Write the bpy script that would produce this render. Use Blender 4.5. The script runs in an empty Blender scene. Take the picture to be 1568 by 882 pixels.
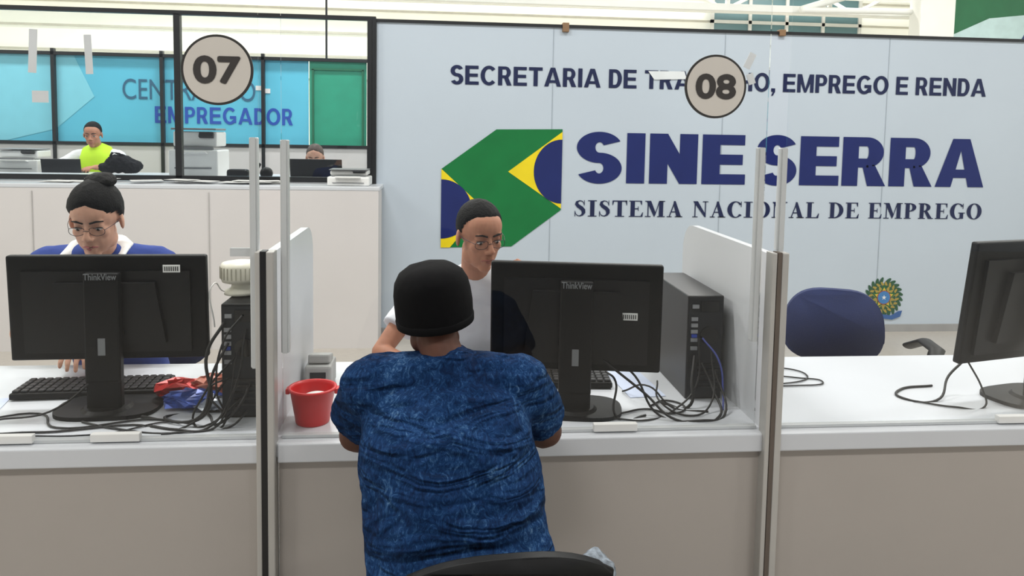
import bpy, bmesh, math, random
from mathutils import Matrix, Vector, Euler
random.seed(4)
S=bpy.context.scene
COL=S.collection
S.view_settings.view_transform='Standard'
rad=math.radians
# ---------------------------------------------------------------- materials
def C(r,g,b):
    f=lambda c:(c/12.92 if c<=.04045 else ((c+.055)/1.055)**2.4)
    return (f(r/255),f(g/255),f(b/255),1)
MATS={}
def mat(name,col,rough=.5,metal=0,var=.06,scale=8,bump=0,bscale=60,emit=0,spec=.5,coat=0,sss=0):
    if name in MATS: return MATS[name]
    m=bpy.data.materials.new(name); m.use_nodes=True; nt=m.node_tree
    p=nt.nodes['Principled BSDF']; p.inputs['Roughness'].default_value=rough
    p.inputs['Metallic'].default_value=metal
    p.inputs['Specular IOR Level'].default_value=spec
    p.inputs['Coat Weight'].default_value=coat
    if sss:
        p.inputs['Subsurface Weight'].default_value=sss; p.inputs['Subsurface Radius'].default_value=(1,.35,.2); p.inputs['Subsurface Scale'].default_value=.012
    c=C(*col); tc=nt.nodes.new('ShaderNodeTexCoord')
    n=nt.nodes.new('ShaderNodeTexNoise'); n.inputs['Scale'].default_value=scale; n.inputs['Detail'].default_value=4
    nt.links.new(tc.outputs['Object'],n.inputs['Vector'])
    r=nt.nodes.new('ShaderNodeValToRGB')
    r.color_ramp.elements[0].position=.3; r.color_ramp.elements[1].position=.7
    r.color_ramp.elements[0].color=tuple(x*(1-var) for x in c[:3])+(1,)
    r.color_ramp.elements[1].color=tuple(min(1,x*(1+var)) for x in c[:3])+(1,)
    nt.links.new(n.outputs['Fac'],r.inputs['Fac']); nt.links.new(r.outputs['Color'],p.inputs['Base Color'])
    if bump:
        n2=nt.nodes.new('ShaderNodeTexNoise'); n2.inputs['Scale'].default_value=bscale; n2.inputs['Detail'].default_value=3
        nt.links.new(tc.outputs['Object'],n2.inputs['Vector'])
        b=nt.nodes.new('ShaderNodeBump'); b.inputs['Strength'].default_value=bump; b.inputs['Distance'].default_value=.01
        nt.links.new(n2.outputs['Fac'],b.inputs['Height']); nt.links.new(b.outputs['Normal'],p.inputs['Normal'])
    if emit:
        p.inputs['Emission Strength'].default_value=emit; p.inputs['Emission Color'].default_value=c
    MATS[name]=m; return m
def glass(name,tint=(1,1,1),refl=.06,rough=.0):
    if name in MATS: return MATS[name]
    m=bpy.data.materials.new(name); m.use_nodes=True; nt=m.node_tree
    nt.nodes.remove(nt.nodes['Principled BSDF']); o=nt.nodes['Material Output']
    t=nt.nodes.new('ShaderNodeBsdfTransparent'); t.inputs[0].default_value=(*tint,1)
    g=nt.nodes.new('ShaderNodeBsdfGlossy'); g.inputs['Roughness'].default_value=rough
    lw=nt.nodes.new('ShaderNodeFresnel'); lw.inputs[0].default_value=1.45
    ma=nt.nodes.new('ShaderNodeMath'); ma.operation='MULTIPLY'; ma.inputs[1].default_value=refl/.04
    nt.links.new(lw.outputs[0],ma.inputs[0])
    mx=nt.nodes.new('ShaderNodeMixShader'); nt.links.new(ma.outputs[0],mx.inputs[0])
    nt.links.new(t.outputs[0],mx.inputs[1]); nt.links.new(g.outputs[0],mx.inputs[2]); nt.links.new(mx.outputs[0],o.inputs[0])
    MATS[name]=m; return m
def denim():
    m=bpy.data.materials.new('mottled_blue_cotton'); m.use_nodes=True; nt=m.node_tree; p=nt.nodes['Principled BSDF']
    p.inputs['Roughness'].default_value=.9; p.inputs['Specular IOR Level'].default_value=.1
    tc=nt.nodes.new('ShaderNodeTexCoord')
    ms=nt.nodes.new('ShaderNodeMapping'); ms.inputs['Scale'].default_value=(1.3,1.3,.75); nt.links.new(tc.outputs['Object'],ms.inputs['Vector'])
    def noise(sc,det,dist,rg=.6):
        n=nt.nodes.new('ShaderNodeTexNoise'); n.inputs['Scale'].default_value=sc; n.inputs['Detail'].default_value=det
        n.inputs['Distortion'].default_value=dist; n.inputs['Roughness'].default_value=rg
        nt.links.new(ms.outputs[0],n.inputs['Vector']); return n
    a=noise(42,9,2.2,.82); b=noise(6,4,.6)
    ad=nt.nodes.new('ShaderNodeMath'); ad.operation='MULTIPLY_ADD'; ad.inputs[1].default_value=.40
    nt.links.new(b.outputs['Fac'],ad.inputs[0]); nt.links.new(a.outputs['Fac'],ad.inputs[2])
    r=nt.nodes.new('ShaderNodeValToRGB'); cr=r.color_ramp
    cr.elements[0].position=.59; cr.elements[0].color=C(12,30,60)
    cr.elements[1].position=.94; cr.elements[1].color=C(112,138,166)
    e=cr.elements.new(.73); e.color=C(21,51,92)
    e=cr.elements.new(.81); e.color=C(48,82,122)
    nt.links.new(ad.outputs[0],r.inputs['Fac']); nt.links.new(r.outputs['Color'],p.inputs['Base Color'])
    mp=nt.nodes.new('ShaderNodeMapping'); mp.inputs['Scale'].default_value=(2.4,2.4,9); mp.inputs['Rotation'].default_value=(0,.25,0)
    nt.links.new(tc.outputs['Object'],mp.inputs['Vector'])
    n=nt.nodes.new('ShaderNodeTexNoise'); n.inputs['Scale'].default_value=1.6; n.inputs['Detail'].default_value=2; n.inputs['Distortion'].default_value=1.6
    nt.links.new(mp.outputs[0],n.inputs['Vector'])
    bu=nt.nodes.new('ShaderNodeBump'); bu.inputs['Strength'].default_value=1; bu.inputs['Distance'].default_value=.06
    nt.links.new(n.outputs['Fac'],bu.inputs['Height']); nt.links.new(bu.outputs[0],p.inputs['Normal'])
    return m
M_SIGN=mat('sign_panel_lightblue',(189,200,211),.35,var=.02,scale=1)
M_NAVY=mat('navy_vinyl',(26,38,98),.6,spec=.2)
M_NAVY2=mat('dark_navy_vinyl',(28,36,72),.6,spec=.2)
M_GREEN=mat('green_vinyl',(16,112,56),.6,spec=.2)
M_YEL=mat('yellow_vinyl',(232,208,30),.6,spec=.2)
M_WHITE=mat('white_plastic',(232,232,230),.4,var=.02)
M_DESK=mat('white_laminate',(204,207,212),.3,var=.02,scale=3)
M_FRONT=mat('greige_laminate',(172,165,159),.5,var=.03,scale=2)
M_BACKPAN=mat('offwhite_laminate',(208,204,203),.5,var=.02,scale=2)
M_DIV=mat('divider_laminate',(194,196,199),.3,var=.02,scale=2)
M_BLACK=mat('black_plastic',(10,11,13),.5,var=.1,spec=.22)
M_BLACK2=mat('black_gloss_plastic',(8,9,11),.25,var=.1)
M_FRAME=mat('black_aluminium_frame',(14,15,18),.4)
M_ALU=mat('anodised_aluminium',(182,180,176),.35,metal=.2,var=.03)
M_GREY=mat('grey_plastic',(120,122,125),.5)
M_DGREY=mat('dark_grey_metal',(36,38,42),.45,metal=.3)
M_STRIP=mat('acrylic_channel',(196,199,200),.3,var=.02)
M_CREAM=mat('cream_plastic',(222,218,202),.4)
M_FLOOR=mat('floor_granilite',(174,168,160),.3,var=.05,scale=30)
M_WALLC=mat('glowing_cream_cladding',(242,241,229),.7,var=.02,scale=1,emit=.40)  # glow added to the cladding to brighten it, standing in for daylight
M_STEEL=mat('white_steel',(232,232,226),.5,var=.02)
M_RED=mat('red_plastic',(200,16,24),.35)
M_CABLE=mat('black_cable',(12,12,13),.5)
M_BLUEFAB=mat('blue_fabric',(30,42,84),.9,bump=.2,bscale=300)
M_PAPER=mat('white_paper',(226,226,224),.8,var=.02)
M_TAPE=mat('milky_tape',(222,226,228),.4,var=.04)
M_BANNER=mat('cyan_banner',(92,188,216),.5,var=.1,scale=.8)
M_TEAL=mat('green_glass_panel',(40,150,120),.4,var=.06)
M_GLASS=glass('clear_glass',(.985,.992,.99),.022)
M_GLASSB=glass('partition_glass',(.95,.97,.98),.04)
# ---------------------------------------------------------------- mesh builder
class B:
    def __init__(s): s.bm=bmesh.new()
    def ell(s,c,r,M=None,rot=None,seg=20,rings=14):
        m=(M or Matrix())@Matrix.Translation(c)
        if rot: m=m@Euler([rad(a) for a in rot]).to_matrix().to_4x4()
        if not hasattr(r,'__len__'): r=(r,r,r)
        m=m@Matrix.Diagonal((r[0],r[1],r[2],1))
        bmesh.ops.create_uvsphere(s.bm,u_segments=seg,v_segments=rings,radius=1,matrix=m); return s
    def tube(s,pts,rads,M=None,side=(1,0,0),seg=18,cap=True,round_=True):
        pts=[Vector(p) for p in pts]
        rads=[(r if hasattr(r,'__len__') else (r,r)) for r in rads]
        if M: pts=[M@p for p in pts]; side=M.to_3x3()@Vector(side)
        side=Vector(side); rings=[]
        n=len(pts)
        def ring(p,t,rx,ry):
            u=side-t*side.dot(t)
            if u.length<1e-3: u=Vector((0,1,0))-t*t.y
            u.normalize(); w=t.cross(u)
            return [s.bm.verts.new(p+u*(rx*math.cos(a))+w*(ry*math.sin(a))) for a in [2*math.pi*k/seg for k in range(seg)]]
        T=[]
        for i in range(n):
            a=pts[max(i-1,0)]; b=pts[min(i+1,n-1)]; t=(b-a); t.normalize(); T.append(t)
        if cap and round_:
            r=rads[0]; q=min(r)
            for f,h in ((.35,.93),(.75,.62)): rings.append(ring(pts[0]-T[0]*q*h,T[0],r[0]*f,r[1]*f))
        for i in range(n): rings.append(ring(pts[i],T[i],*rads[i]))
        if cap and round_:
            r=rads[-1]; q=min(r)
            for f,h in ((.75,.62),(.35,.93)): rings.append(ring(pts[-1]+T[-1]*q*h,T[-1],r[0]*f,r[1]*f))
        for a,b in zip(rings[:-1],rings[1:]):
            for k in range(seg):
                s.bm.faces.new((a[k],a[(k+1)%seg],b[(k+1)%seg],b[k]))
        if cap:
            s.bm.faces.new(list(reversed(rings[0]))); s.bm.faces.new(rings[-1])
        return s
    def box(s,c,d,bev=0,M=None,rot=None,seg=2):
        m=(M or Matrix())@Matrix.Translation(c)
        if rot: m=m@Euler([rad(a) for a in rot]).to_matrix().to_4x4()
        m=m@Matrix.Diagonal((d[0],d[1],d[2],1))
        r=bmesh.ops.create_cube(s.bm,size=1,matrix=m)
        if bev:
            es=set()
            for v in r['verts']: es.update(v.link_edges)
            bmesh.ops.bevel(s.bm,geom=list(es),offset=bev,segments=seg,affect='EDGES',profile=.5)
        return s
    def prism(s,pts,z0,z1,axis='z',M=None):
        def P(p,h):
            v={'z':(p[0],p[1],h),'y':(p[0],h,p[1]),'x':(h,p[0],p[1])}[axis]; v=Vector(v)
            return M@v if M else v
        a=[s.bm.verts.new(P(p,z0)) for p in pts]; b=[s.bm.verts.new(P(p,z1)) for p in pts]
        n=len(pts); s.bm.faces.new(a); s.bm.faces.new(list(reversed(b)))
        for k in range(n): s.bm.faces.new((a[k],b[k],b[(k+1)%n],a[(k+1)%n]))
        return s
    def lathe(s,prof,c=(0,0,0),M=None,seg=32,sx=1,sy=1):
        rs=[]
        for r,z in prof:
            row=[]
            for k in range(seg):
                a=2*math.pi*k/seg; v=Vector((c[0]+r*sx*math.cos(a),c[1]+r*sy*math.sin(a),c[2]+z))
                row.append(s.bm.verts.new(M@v if M else v))
            rs.append(row)
        for a,b in zip(rs[:-1],rs[1:]):
            for k in range(seg): s.bm.faces.new((a[k],a[(k+1)%seg],b[(k+1)%seg],b[k]))
        s.bm.faces.new(list(reversed(rs[0]))); s.bm.faces.new(rs[-1]); return s
    def done(s,name,m,parent=None,smooth=False,voxel=0,it=4,fac=.5,subd=0,disp=None):
        if not voxel: bmesh.ops.recalc_face_normals(s.bm,faces=s.bm.faces[:])
        me=bpy.data.meshes.new(name); s.bm.to_mesh(me); s.bm.free()
        o=bpy.data.objects.new(name,me); COL.objects.link(o); me.materials.append(m)
        if smooth or voxel:
            for p in me.polygons: p.use_smooth=True
        if voxel:
            r=o.modifiers.new('remesh','REMESH'); r.mode='VOXEL'; r.voxel_size=voxel; r.use_smooth_shade=True
            q=o.modifiers.new('smooth','SMOOTH'); q.iterations=it; q.factor=fac
        if disp:
            tx=bpy.data.textures.new(name+'_folds','CLOUDS'); tx.noise_scale=disp[1]; tx.noise_depth=2
            d=o.modifiers.new('folds','DISPLACE'); d.texture=tx; d.strength=disp[0]; d.mid_level=.5
            d.texture_coords='LOCAL'
        if subd:
            q=o.modifiers.new('sub','SUBSURF'); q.levels=subd; q.render_levels=subd
        if parent: o.parent=parent
        return o
def grp(name,loc=(0,0,0),rz=0,parent=None):
    e=bpy.data.objects.new(name,None); COL.objects.link(e); e.location=loc; e.rotation_euler=(0,0,rad(rz)); e.empty_display_size=.1
    if parent: e.parent=parent
    return e
def cable(name,pts,r=.003,parent=None,m=None):
    cu=bpy.data.curves.new(name,'CURVE'); cu.dimensions='3D'; cu.bevel_depth=r; cu.bevel_resolution=2; cu.resolution_u=8
    sp=cu.splines.new('BEZIER'); sp.bezier_points.add(len(pts)-1)
    for q,p in zip(sp.bezier_points,pts): q.co=p; q.handle_left_type=q.handle_right_type='AUTO'
    cu.materials.append(m or M_CABLE); o=bpy.data.objects.new(name,cu); COL.objects.link(o)
    if parent: o.parent=parent
    return o
def text(name,s,x0,x1,z0,z1,y,m,parent=None,thick=0.0,tx=None):
    cu=bpy.data.curves.new(name,'FONT'); cu.body=s; cu.resolution_u=5
    t=bpy.data.objects.new(name+'_t',cu); COL.objects.link(t)
    bpy.context.view_layer.update()
    me=bpy.data.meshes.new_from_object(t.evaluated_get(bpy.context.evaluated_depsgraph_get()))
    bpy.data.objects.remove(t)
    xs=[v.co.x for v in me.vertices]; zs=[v.co.y for v in me.vertices]
    a,b,c,d=min(xs),max(xs),min(zs),max(zs)
    kx=tx if tx is not None else thick; kz=thick
    x0+=kx; x1-=kx; z0+=kz; z1-=kz
    co=[(x0+(v.co.x-a)/(b-a)*(x1-x0), z0+(v.co.y-c)/(d-c)*(z1-z0)) for v in me.vertices]
    fs=[tuple(p.vertices) for p in me.polygons]
    vv=[];ff=[]
    offs=[(0,0)]
    if thick or kx: offs+= [(kx*sx,kz*sz) for sx,sz in ((.7,.7),(.7,-.7),(-.7,.7),(-.7,-.7),(1,0),(-1,0),(0,1),(0,-1))]
    for i,(ox,oz) in enumerate(offs):
        n=len(vv); vv+=[(p[0]+ox,y-.00005*i,p[1]+oz) for p in co]; ff+=[tuple(k+n for k in f) for f in fs]
    m2=bpy.data.meshes.new(name); m2.from_pydata(vv,[],ff); m2.materials.append(m)
    o=bpy.data.objects.new(name,m2); COL.objects.link(o)
    if parent: o.parent=parent
    return o
# ---- drawn capitals
def _arc(cx,cy,rx,ry,a0,a1,n=20): return [(cx+rx*math.cos(rad(a0+(a1-a0)*k/n)),cy+ry*math.sin(rad(a0+(a1-a0)*k/n))) for k in range(n+1)]
def _ringq(cx,cy,ro,ri,a0,a1,icx=None,n=24):
    o=_arc(cx,cy,ro[0],ro[1],a0,a1,n); i=_arc(icx if icx is not None else cx,cy,ri[0],ri[1],a0,a1,n)
    return [[o[k],o[k+1],i[k+1],i[k]] for k in range(n)]
def _R(x0,y0,x1,y1): return [(x0,y0),(x1,y0),(x1,y1),(x0,y1)]
def _stroke(P,W):
    L=[];R_=[]
    for i,(x,y) in enumerate(P):
        a=P[max(i-1,0)]; b=P[min(i+1,len(P)-1)]; dx,dy=b[0]-a[0],b[1]-a[1]; l=math.hypot(dx,dy); nx,ny=-dy/l,dx/l
        L.append((x+nx*W[i]/2,y+ny*W[i]/2)); R_.append((x-nx*W[i]/2,y-ny*W[i]/2))
    return [[L[i],L[i+1],R_[i+1],R_[i]] for i in range(len(P)-1)]
SF=.05
_Pb=[_R(.08,0,.28,1),_R(0,0,.36,SF),_R(0,1-SF,.3,1)]+_ringq(.28,.73,(.34,.27),(.14,.215),-90,90)
GL={
'I':(.42,[_R(.11,0,.31,1),_R(0,0,.42,SF),_R(0,1-SF,.42,1)]),
'T':(.70,[_R(.25,0,.45,1),_R(0,1-.065,.7,1),_R(.13,0,.57,SF),[(0,1),(.0,.72),(.03,.72),(.09,1)],[(.7,1),(.7,.72),(.67,.72),(.61,1)]]),
'E':(.68,[_R(.08,0,.28,1),_R(0,1-SF,.62,1),_R(0,0,.66,SF),_R(.28,.47,.46,.53),_R(.43,.36,.46,.64),[(.62,1),(.62,.74),(.59,.74),(.52,1)],[(.68,.28),(.65,.28),(.54,0),(.65,0)]]),
'L':(.66,[_R(.08,0,.28,1),_R(0,1-SF,.38,1),_R(0,0,.62,SF),[(.66,.30),(.63,.30),(.50,0),(.63,0)]]),
'M':(.96,[_R(.12,0,.17,1),_R(.67,0,.87,1),[(.06,1),(.28,1),(.51,.28),(.46,0),(.44,0)],[(.44,0),(.50,.12),(.72,1),(.67,1)],_R(0,0,.28,SF),_R(.59,0,.96,SF),_R(0,1-SF,.26,1),_R(.69,1-SF,.96,1)]),
'A':(.76,[[(.09,0),(.14,0),(.40,.94),(.36,1)],[(.33,1),(.41,1),(.70,0),(.47,0),(.31,.83)],_R(.2,.29,.55,.35),_R(0,0,.24,SF),_R(.39,0,.76,SF)]),
'N':(.76,[_R(.1,0,.15,1),_R(.60,0,.65,1),[(.02,1),(.25,1),(.65,.16),(.65,0),(.60,0),(.1,.86)],_R(0,0,.26,SF),_R(.49,1-SF,.76,1)]),
'O':(.78,_ringq(.39,.5,(.39,.52),(.18,.465),0,360,n=36)),
'C':(.72,_ringq(.39,.5,(.39,.52),(.20,.465),38,322,icx=.42)+[_R(.655,.66,.69,1),_R(.60,.10,.69,.17)]),
'G':(.78,_ringq(.39,.5,(.39,.52),(.20,.465),38,300,icx=.42)+[_R(.655,.66,.69,1),_R(.52,.02,.70,.40),_R(.44,.37,.78,.42)]),
'D':(.76,[_R(.08,0,.28,1),_R(0,0,.34,SF),_R(0,1-SF,.34,1)]+_ringq(.28,.5,(.46,.5),(.25,.445),-90,90)),
'P':(.64,_Pb),
'R':(.78,_Pb+[[(.30,.50),(.46,.50),(.72,.03),(.52,.0)],_R(.50,0,.78,SF)]),
'S':(.56,_stroke([(.48,.70),(.44,.86),(.36,.95),(.25,.97),(.14,.90),(.12,.76),(.20,.64),(.33,.53),(.43,.40),(.45,.24),(.39,.10),(.27,.03),(.16,.06),(.08,.16),(.045,.32)],[.03,.03,.05,.06,.12,.17,.20,.21,.20,.17,.11,.06,.05,.03,.03])+[_R(.465,.68,.495,1),_R(.03,0,.06,.34)]),
' ':(.30,[])}
def sans(t,h):
    G={}
    G['I']=(t,[_R(0,0,t,1)])
    w=.68+t*.25; G['E']=(w,[_R(0,0,t,1),_R(t,0,w,h),_R(t,1-h,w-.02,1),_R(t,.5-h/2,w-.05,.5+h/2)])
    G['L']=(w-.02,[_R(0,0,t,1),_R(t,0,w-.02,h)])
    w=.70+t*.25; G['T']=(w,[_R(w/2-t/2,0,w/2+t/2,1),_R(0,1-h,w,1)])
    w=.70+t*.4; G['N']=(w,[_R(0,0,t,1),_R(w-t,0,w,1),[(0,1),(t*.98,1),(w,0),(w-t*.98,0)]])
    G['H']=(w,[_R(0,0,t,1),_R(w-t,0,w,1),_R(t,.5-h/2,w-t,.5+h/2)])
    w=.86+t*.5; q=t*.9; G['M']=(w,[_R(0,0,q,1),_R(w-q,0,w,1),[(0,1),(q*1.25,1),(w/2+q*.3,.0),(w/2-q*.3,0)],[(w,1),(w-q*1.25,1),(w/2-q*.3,0),(w/2+q*.3,0)]])
    w=.82+t*.5; c=w/2; G['A']=(w,[[(0,0),(t*1.02,0),(c+.01,.80),(c+t*.55,1),(c-t*.55,1)],[(w,0),(w-t*1.02,0),(c-.01,.80),(c-t*.55,1),(c+t*.55,1)],_R(w*.25,.19,w*.75,.19+h*.85)])
    rx=.40+t*.25; G['O']=(2*rx,_ringq(rx,.5,(rx,.52),(rx-t,.52-h),0,360,n=40))
    G['C']=(2*rx-.06,_ringq(rx,.5,(rx,.52),(rx-t,.52-h),42,318,n=36))
    G['G']=(2*rx-.02,_ringq(rx,.5,(rx,.52),(rx-t,.52-h),42,322,n=36)+[_R(2*rx-.04-t*.9,.08,2*rx-.04,.5),_R(rx,.5-h,2*rx-.04,.5)])
    m=t+.12; rx=.30+t*.35; G['D']=(m+rx,[_R(0,0,t,1),_R(t,0,m,h),_R(t,1-h,m,1)]+_ringq(m,.5,(rx,.5),(rx-t,.5-h),-90,90))
    m=t+.16; rx=.22+t*.35; r1=.31; ix=max(.03,rx-t*.95)
    P=[_R(0,0,t,1),_R(t,1-h*.9,m,1),_R(t,1-2*r1,m,1-2*r1+h*.9)]+_ringq(m,1-r1,(rx,r1),(ix,r1-h*.9),-90,90)
    G['P']=(m+rx,P)
    G['R']=(m+rx+.06,[*P,[(m-.08,1-2*r1+.04),(m+.16,1-2*r1+.06),(m+rx+.06,0),(m+rx+.06-t*1.15,0)]])
    G['B']=(m+rx+.03,[_R(0,0,t,1),_R(t,1-h*.85,m,1),_R(t,0,m+.02,h*.85),_R(t,.5-h*.42,m+.02,.5+h*.42)]+_ringq(m,.745,(rx-.01,.255),(ix,.255-h*.8),-90,90)+_ringq(m+.02,.27,(rx+.01,.27),(ix+.01,.27-h*.8),-90,90))
    # S from two bowls sharing the middle bar
    k=.50+t*.85; r=(1.03+h)/4; ir=(k/2-t,r-h)
    G['S']=(k,_ringq(k/2,1.015-r,(k/2,r),ir,24,270,n=32)+_ringq(k/2,r-.015,(k/2,r),ir,90,-156,n=32))
    G[',']=(t,[_R(0,0,t,h*1.1),[(t*.45,0),(t,0),(t*.5,-.22),(t*.05,-.22)]])
    G[' ']=(.26,[])
    return G
def glyphs(name,s,x0,x1,z0,z1,y,m,parent,G,sp=.09):
    w=sum(G[c][0]+sp for c in s)-sp; k=(x1-x0)/w; h=z1-z0; x=0; vv=[];ff=[]
    for i,c in enumerate(s):
        for j,q in enumerate(G[c][1]):
            n=len(vv); vv+=[(x0+(x+p[0])*k,y-.00002*(j%3),z0+p[1]*h) for p in q]
            f=list(range(n,n+len(q)))
            ar=sum(q[a][0]*q[(a+1)%len(q)][1]-q[(a+1)%len(q)][0]*q[a][1] for a in range(len(q)))
            ff.append(tuple(f if ar>0 else f[::-1]))
        x+=G[c][0]+sp
    me=bpy.data.meshes.new(name); me.from_pydata(vv,[],ff); me.materials.append(m)
    o=bpy.data.objects.new(name,me); COL.objects.link(o); o.parent=parent
def flat(name,pts,y,m,parent=None,t=.001):
    b=B(); b.prism(pts,y,y+t,'y'); return b.done(name,m,parent)

# ---------------------------------------------------------------- camera
cam=bpy.data.objects.new('camera',bpy.data.cameras.new('camera')); COL.objects.link(cam)
cam.data.sensor_width=36; cam.data.lens=36*1150/1568; cam.data.shift_y=-147/1568
cam.matrix_world=Matrix.Translation((0,0,1.575))@Matrix.Rotation(rad(-5.5),4,'Z')@Matrix.Rotation(rad(90-4.4),4,'X')@Matrix.Rotation(rad(1.0),4,'Z')
cam.data.clip_start=.05
S.camera=cam
# ---------------------------------------------------------------- room shell
B().box((1,5,-.05),(24,22,.1)).done('floor',M_FLOOR)
B().box((1,5,5.65),(24,22,.1)).done('ceiling',mat('ceiling_white',(225,225,220),.8))
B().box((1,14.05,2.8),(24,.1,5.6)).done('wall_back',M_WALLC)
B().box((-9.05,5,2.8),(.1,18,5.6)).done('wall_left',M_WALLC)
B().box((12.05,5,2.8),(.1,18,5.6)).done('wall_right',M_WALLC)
g=grp('roof_truss',(0,0,0))
b=B()
for z in (3.75,4.35): b.box((1,12.6,z),(21.5,.12,.10),.01)
for k in range(9):
    x=-9+k*2.3
    b.tube([(x,12.6,3.75),(x+1.15,12.6,4.35)],[.03,.03]); b.tube([(x+1.15,12.6,4.35),(x+2.3,12.6,3.75)],[.03,.03])
for x in (-8.95,11.9): b.box((x,12.6,4.9),(.12,.12,1.4))
b.done('truss_chords',M_STEEL,g)
g=grp('wall_cladding_rails',(0,0,0)); b=B()
for k in range(6): b.box((1,13.96,2.5+k*.42),(21.8,.05,.035))
b.done('rails',mat('cladding_rail',(214,210,196),.6),g)
b=B(); b.box((6.75,10,2.8),(.42,.3,5.6),.02); b.box((6.75,9.84,2.8),(.5,.04,5.6),.01); b.done('steel_column',M_STEEL)
b=B(); b.box((1.5,10.4,3.40),(21,.12,.1),.01); b.box((1.5,10.4,3.60),(21,.12,.06),.01)
for k in range(14): b.box((-8+k*1.5,10.4,3.5),(.05,.06,.2))
b.done('steel_beam',M_STEEL)
b=B(); b.tube([(5.0,10.2,3.38),(6.5,10.2,3.85)],[.05,.05]); b.tube([(5.0,10.15,3.36),(6.6,10.1,3.38)],[.04,.04]); b.done('steel_brace',M_STEEL)
g=grp('window_1',(0,0,0))
b=B(); b.box((6.5,13.9,3.85),(2.9,.03,1.15)); b.done('pane',mat('tinted_window',(104,140,146),.3,var=.1,scale=1.5),g)
b=B()
for x in (5.05,5.78,6.5,7.22,7.95): b.box((x,13.87,3.85),(.06,.05,1.2))
for z in (3.27,3.75,4.43): b.box((6.5,13.87,z),(2.96,.05,.06))
b.done('frame',M_STEEL,g)
g=grp('shop_fascia_sign',(0,0,0))
b=B(); b.box((8.6,10,3.3),(3.2,.08,.95),.01); b.done('panel',mat('fascia_green',(34,104,66),.5),g)
b=B(); b.box((7.2,10.06,1.6),(.08,.08,3.2)); b.box((10.0,10.06,1.6),(.08,.08,3.2)); b.done('posts',M_STEEL,g)
flat('panel_swoosh',[(7.05,3.05),(7.6,3.3),(8.2,3.37),(8.5,3.1),(8.5,2.95),(7.05,2.95)],9.95,mat('fascia_pale',(190,215,215),.5),g)
flat('panel_blue',[(8.05,2.95),(8.2,3.2),(8.6,3.45),(9.5,3.5),(9.5,2.95)],9.945,mat('fascia_blue',(36,60,110),.5),g)
# ---------------------------------------------------------------- sign wall
YW=5.8
B().box((3.5,YW+.04,1.2),(8.0,.08,2.4)).done('wall_sign_partition',M_SIGN)
b=B(); b.box((3.5,YW+.035,2.41),(8.02,.1,.022)); b.box((-.5,YW+.03,1.2),(.03,.12,2.42)); b.done('trim_sign_wall',M_FRAME)
b=B()
for x in (.86,2.225,3.59,4.955,6.32): b.box((x,YW-.001,1.2),(.005,.004,2.39))
b.done('trim_panel_joints',mat('joint_grey',(158,168,178),.6))
b=B(); b.box((.95,YW+.0,2.40),(.05,.06,.07),.004); b.box((2.68,YW+.0,2.41),(.05,.06,.05),.004); b.done('trim_wall_clips',mat('brown_wood',(130,100,70),.6))
B().box((3.5,YW-.008,.03),(8,.016,.06)).done('baseboard_sign',mat('base_grey',(150,150,150),.5))
g=grp('office_sign',(0,0,0)); yt=YW-.004
BOLD=sans(.23,.17); HEAVY=sans(.31,.205)
glyphs('heading','SECRETARIA DE TRABALHO, EMPREGO E RENDA',.072,4.44,1.948,2.092,yt,M_NAVY2,g,BOLD,.10)
glyphs('name_first','SINE',1.061,2.428,1.205,1.60,yt,M_NAVY,g,HEAVY,.08)
glyphs('name_second','SERRA',2.52,4.47,1.205,1.60,yt,M_NAVY,g,HEAVY,.06)
glyphs('subtitle','SISTEMA NACIONAL DE EMPREGO',1.05,4.47,.94,1.068,yt,M_NAVY2,g,GL)
flat('logo_green',[(.01,1.30),(.43,1.61),(.945,1.62),(.945,.99),(.56,.70),(.01,.69)],yt,M_GREEN,g)
flat('logo_yellow_a',[(.525,1.285),(.945,1.60),(.945,1.0)],yt-.002,M_YEL,g)
flat('logo_yellow_b',[(.01,1.30),(.34,1.00),(.08,.69),(.01,.69)],yt-.002,M_YEL,g)
def halfdisc(cx,cz,rx,rz,side):
    return [(cx+side*rx*math.cos(rad(90+180*k/24)),cz+rz*math.sin(rad(90+180*k/24))) for k in range(25)]
flat('logo_blue_a',halfdisc(.945,1.29,.22,.25,1),yt-.004,M_NAVY,g)
flat('logo_blue_b',halfdisc(.01,.99,.235,.23,-1),yt-.004,M_NAVY,g)
cx,cz=3.655,.285
def ringpts(r0,r1,n,ph=0):
    return [(cx+(r0 if k%2 else r1)*math.sin(math.pi*k/n+ph),cz+(r0 if k%2 else r1)*math.cos(math.pi*k/n+ph)) for k in range(2*n)]
def leafring(name,r,n,l,w,y,m,a0=0,a1=360,tilt=0):
    b=B()
    for k in range(n):
        a=rad(a0+(a1-a0)*k/max(n-1,1)); c=(cx+r*math.sin(a),cz+r*math.cos(a)); aa=a+rad(tilt)
        P=[(c[0]+l*math.cos(t)*math.sin(aa)+w*math.sin(t)*math.cos(aa),c[1]+l*math.cos(t)*math.cos(aa)-w*math.sin(t)*math.sin(aa)) for t in [2*math.pi*i/10 for i in range(10)]]
        b.prism(P,y-.0002*(k%3),y+.001,'y')
    b.done(name,m,g)
G1=mat('crest_green',(34,80,54),.6); G2=mat('crest_gold',(160,140,64),.6)
leafring('crest_leaves_outer',.135,22,.04,.015,yt,G1,12,348,35)
leafring('crest_leaves_gold',.112,20,.024,.010,yt-.001,G2,8,352,-30)
flat('crest_green_disc',ringpts(.10,.105,20),yt-.0015,G1,g)
flat('crest_gold_rays',ringpts(.07,.11,14),yt-.002,G2,g)
flat('crest_star',ringpts(.055,.108,5),yt-.003,mat('crest_star_green',(30,96,52),.6),g)
flat('crest_star_half',ringpts(.045,.085,5),yt-.0035,mat('crest_star_yellow',(205,175,60),.6),g)
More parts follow.
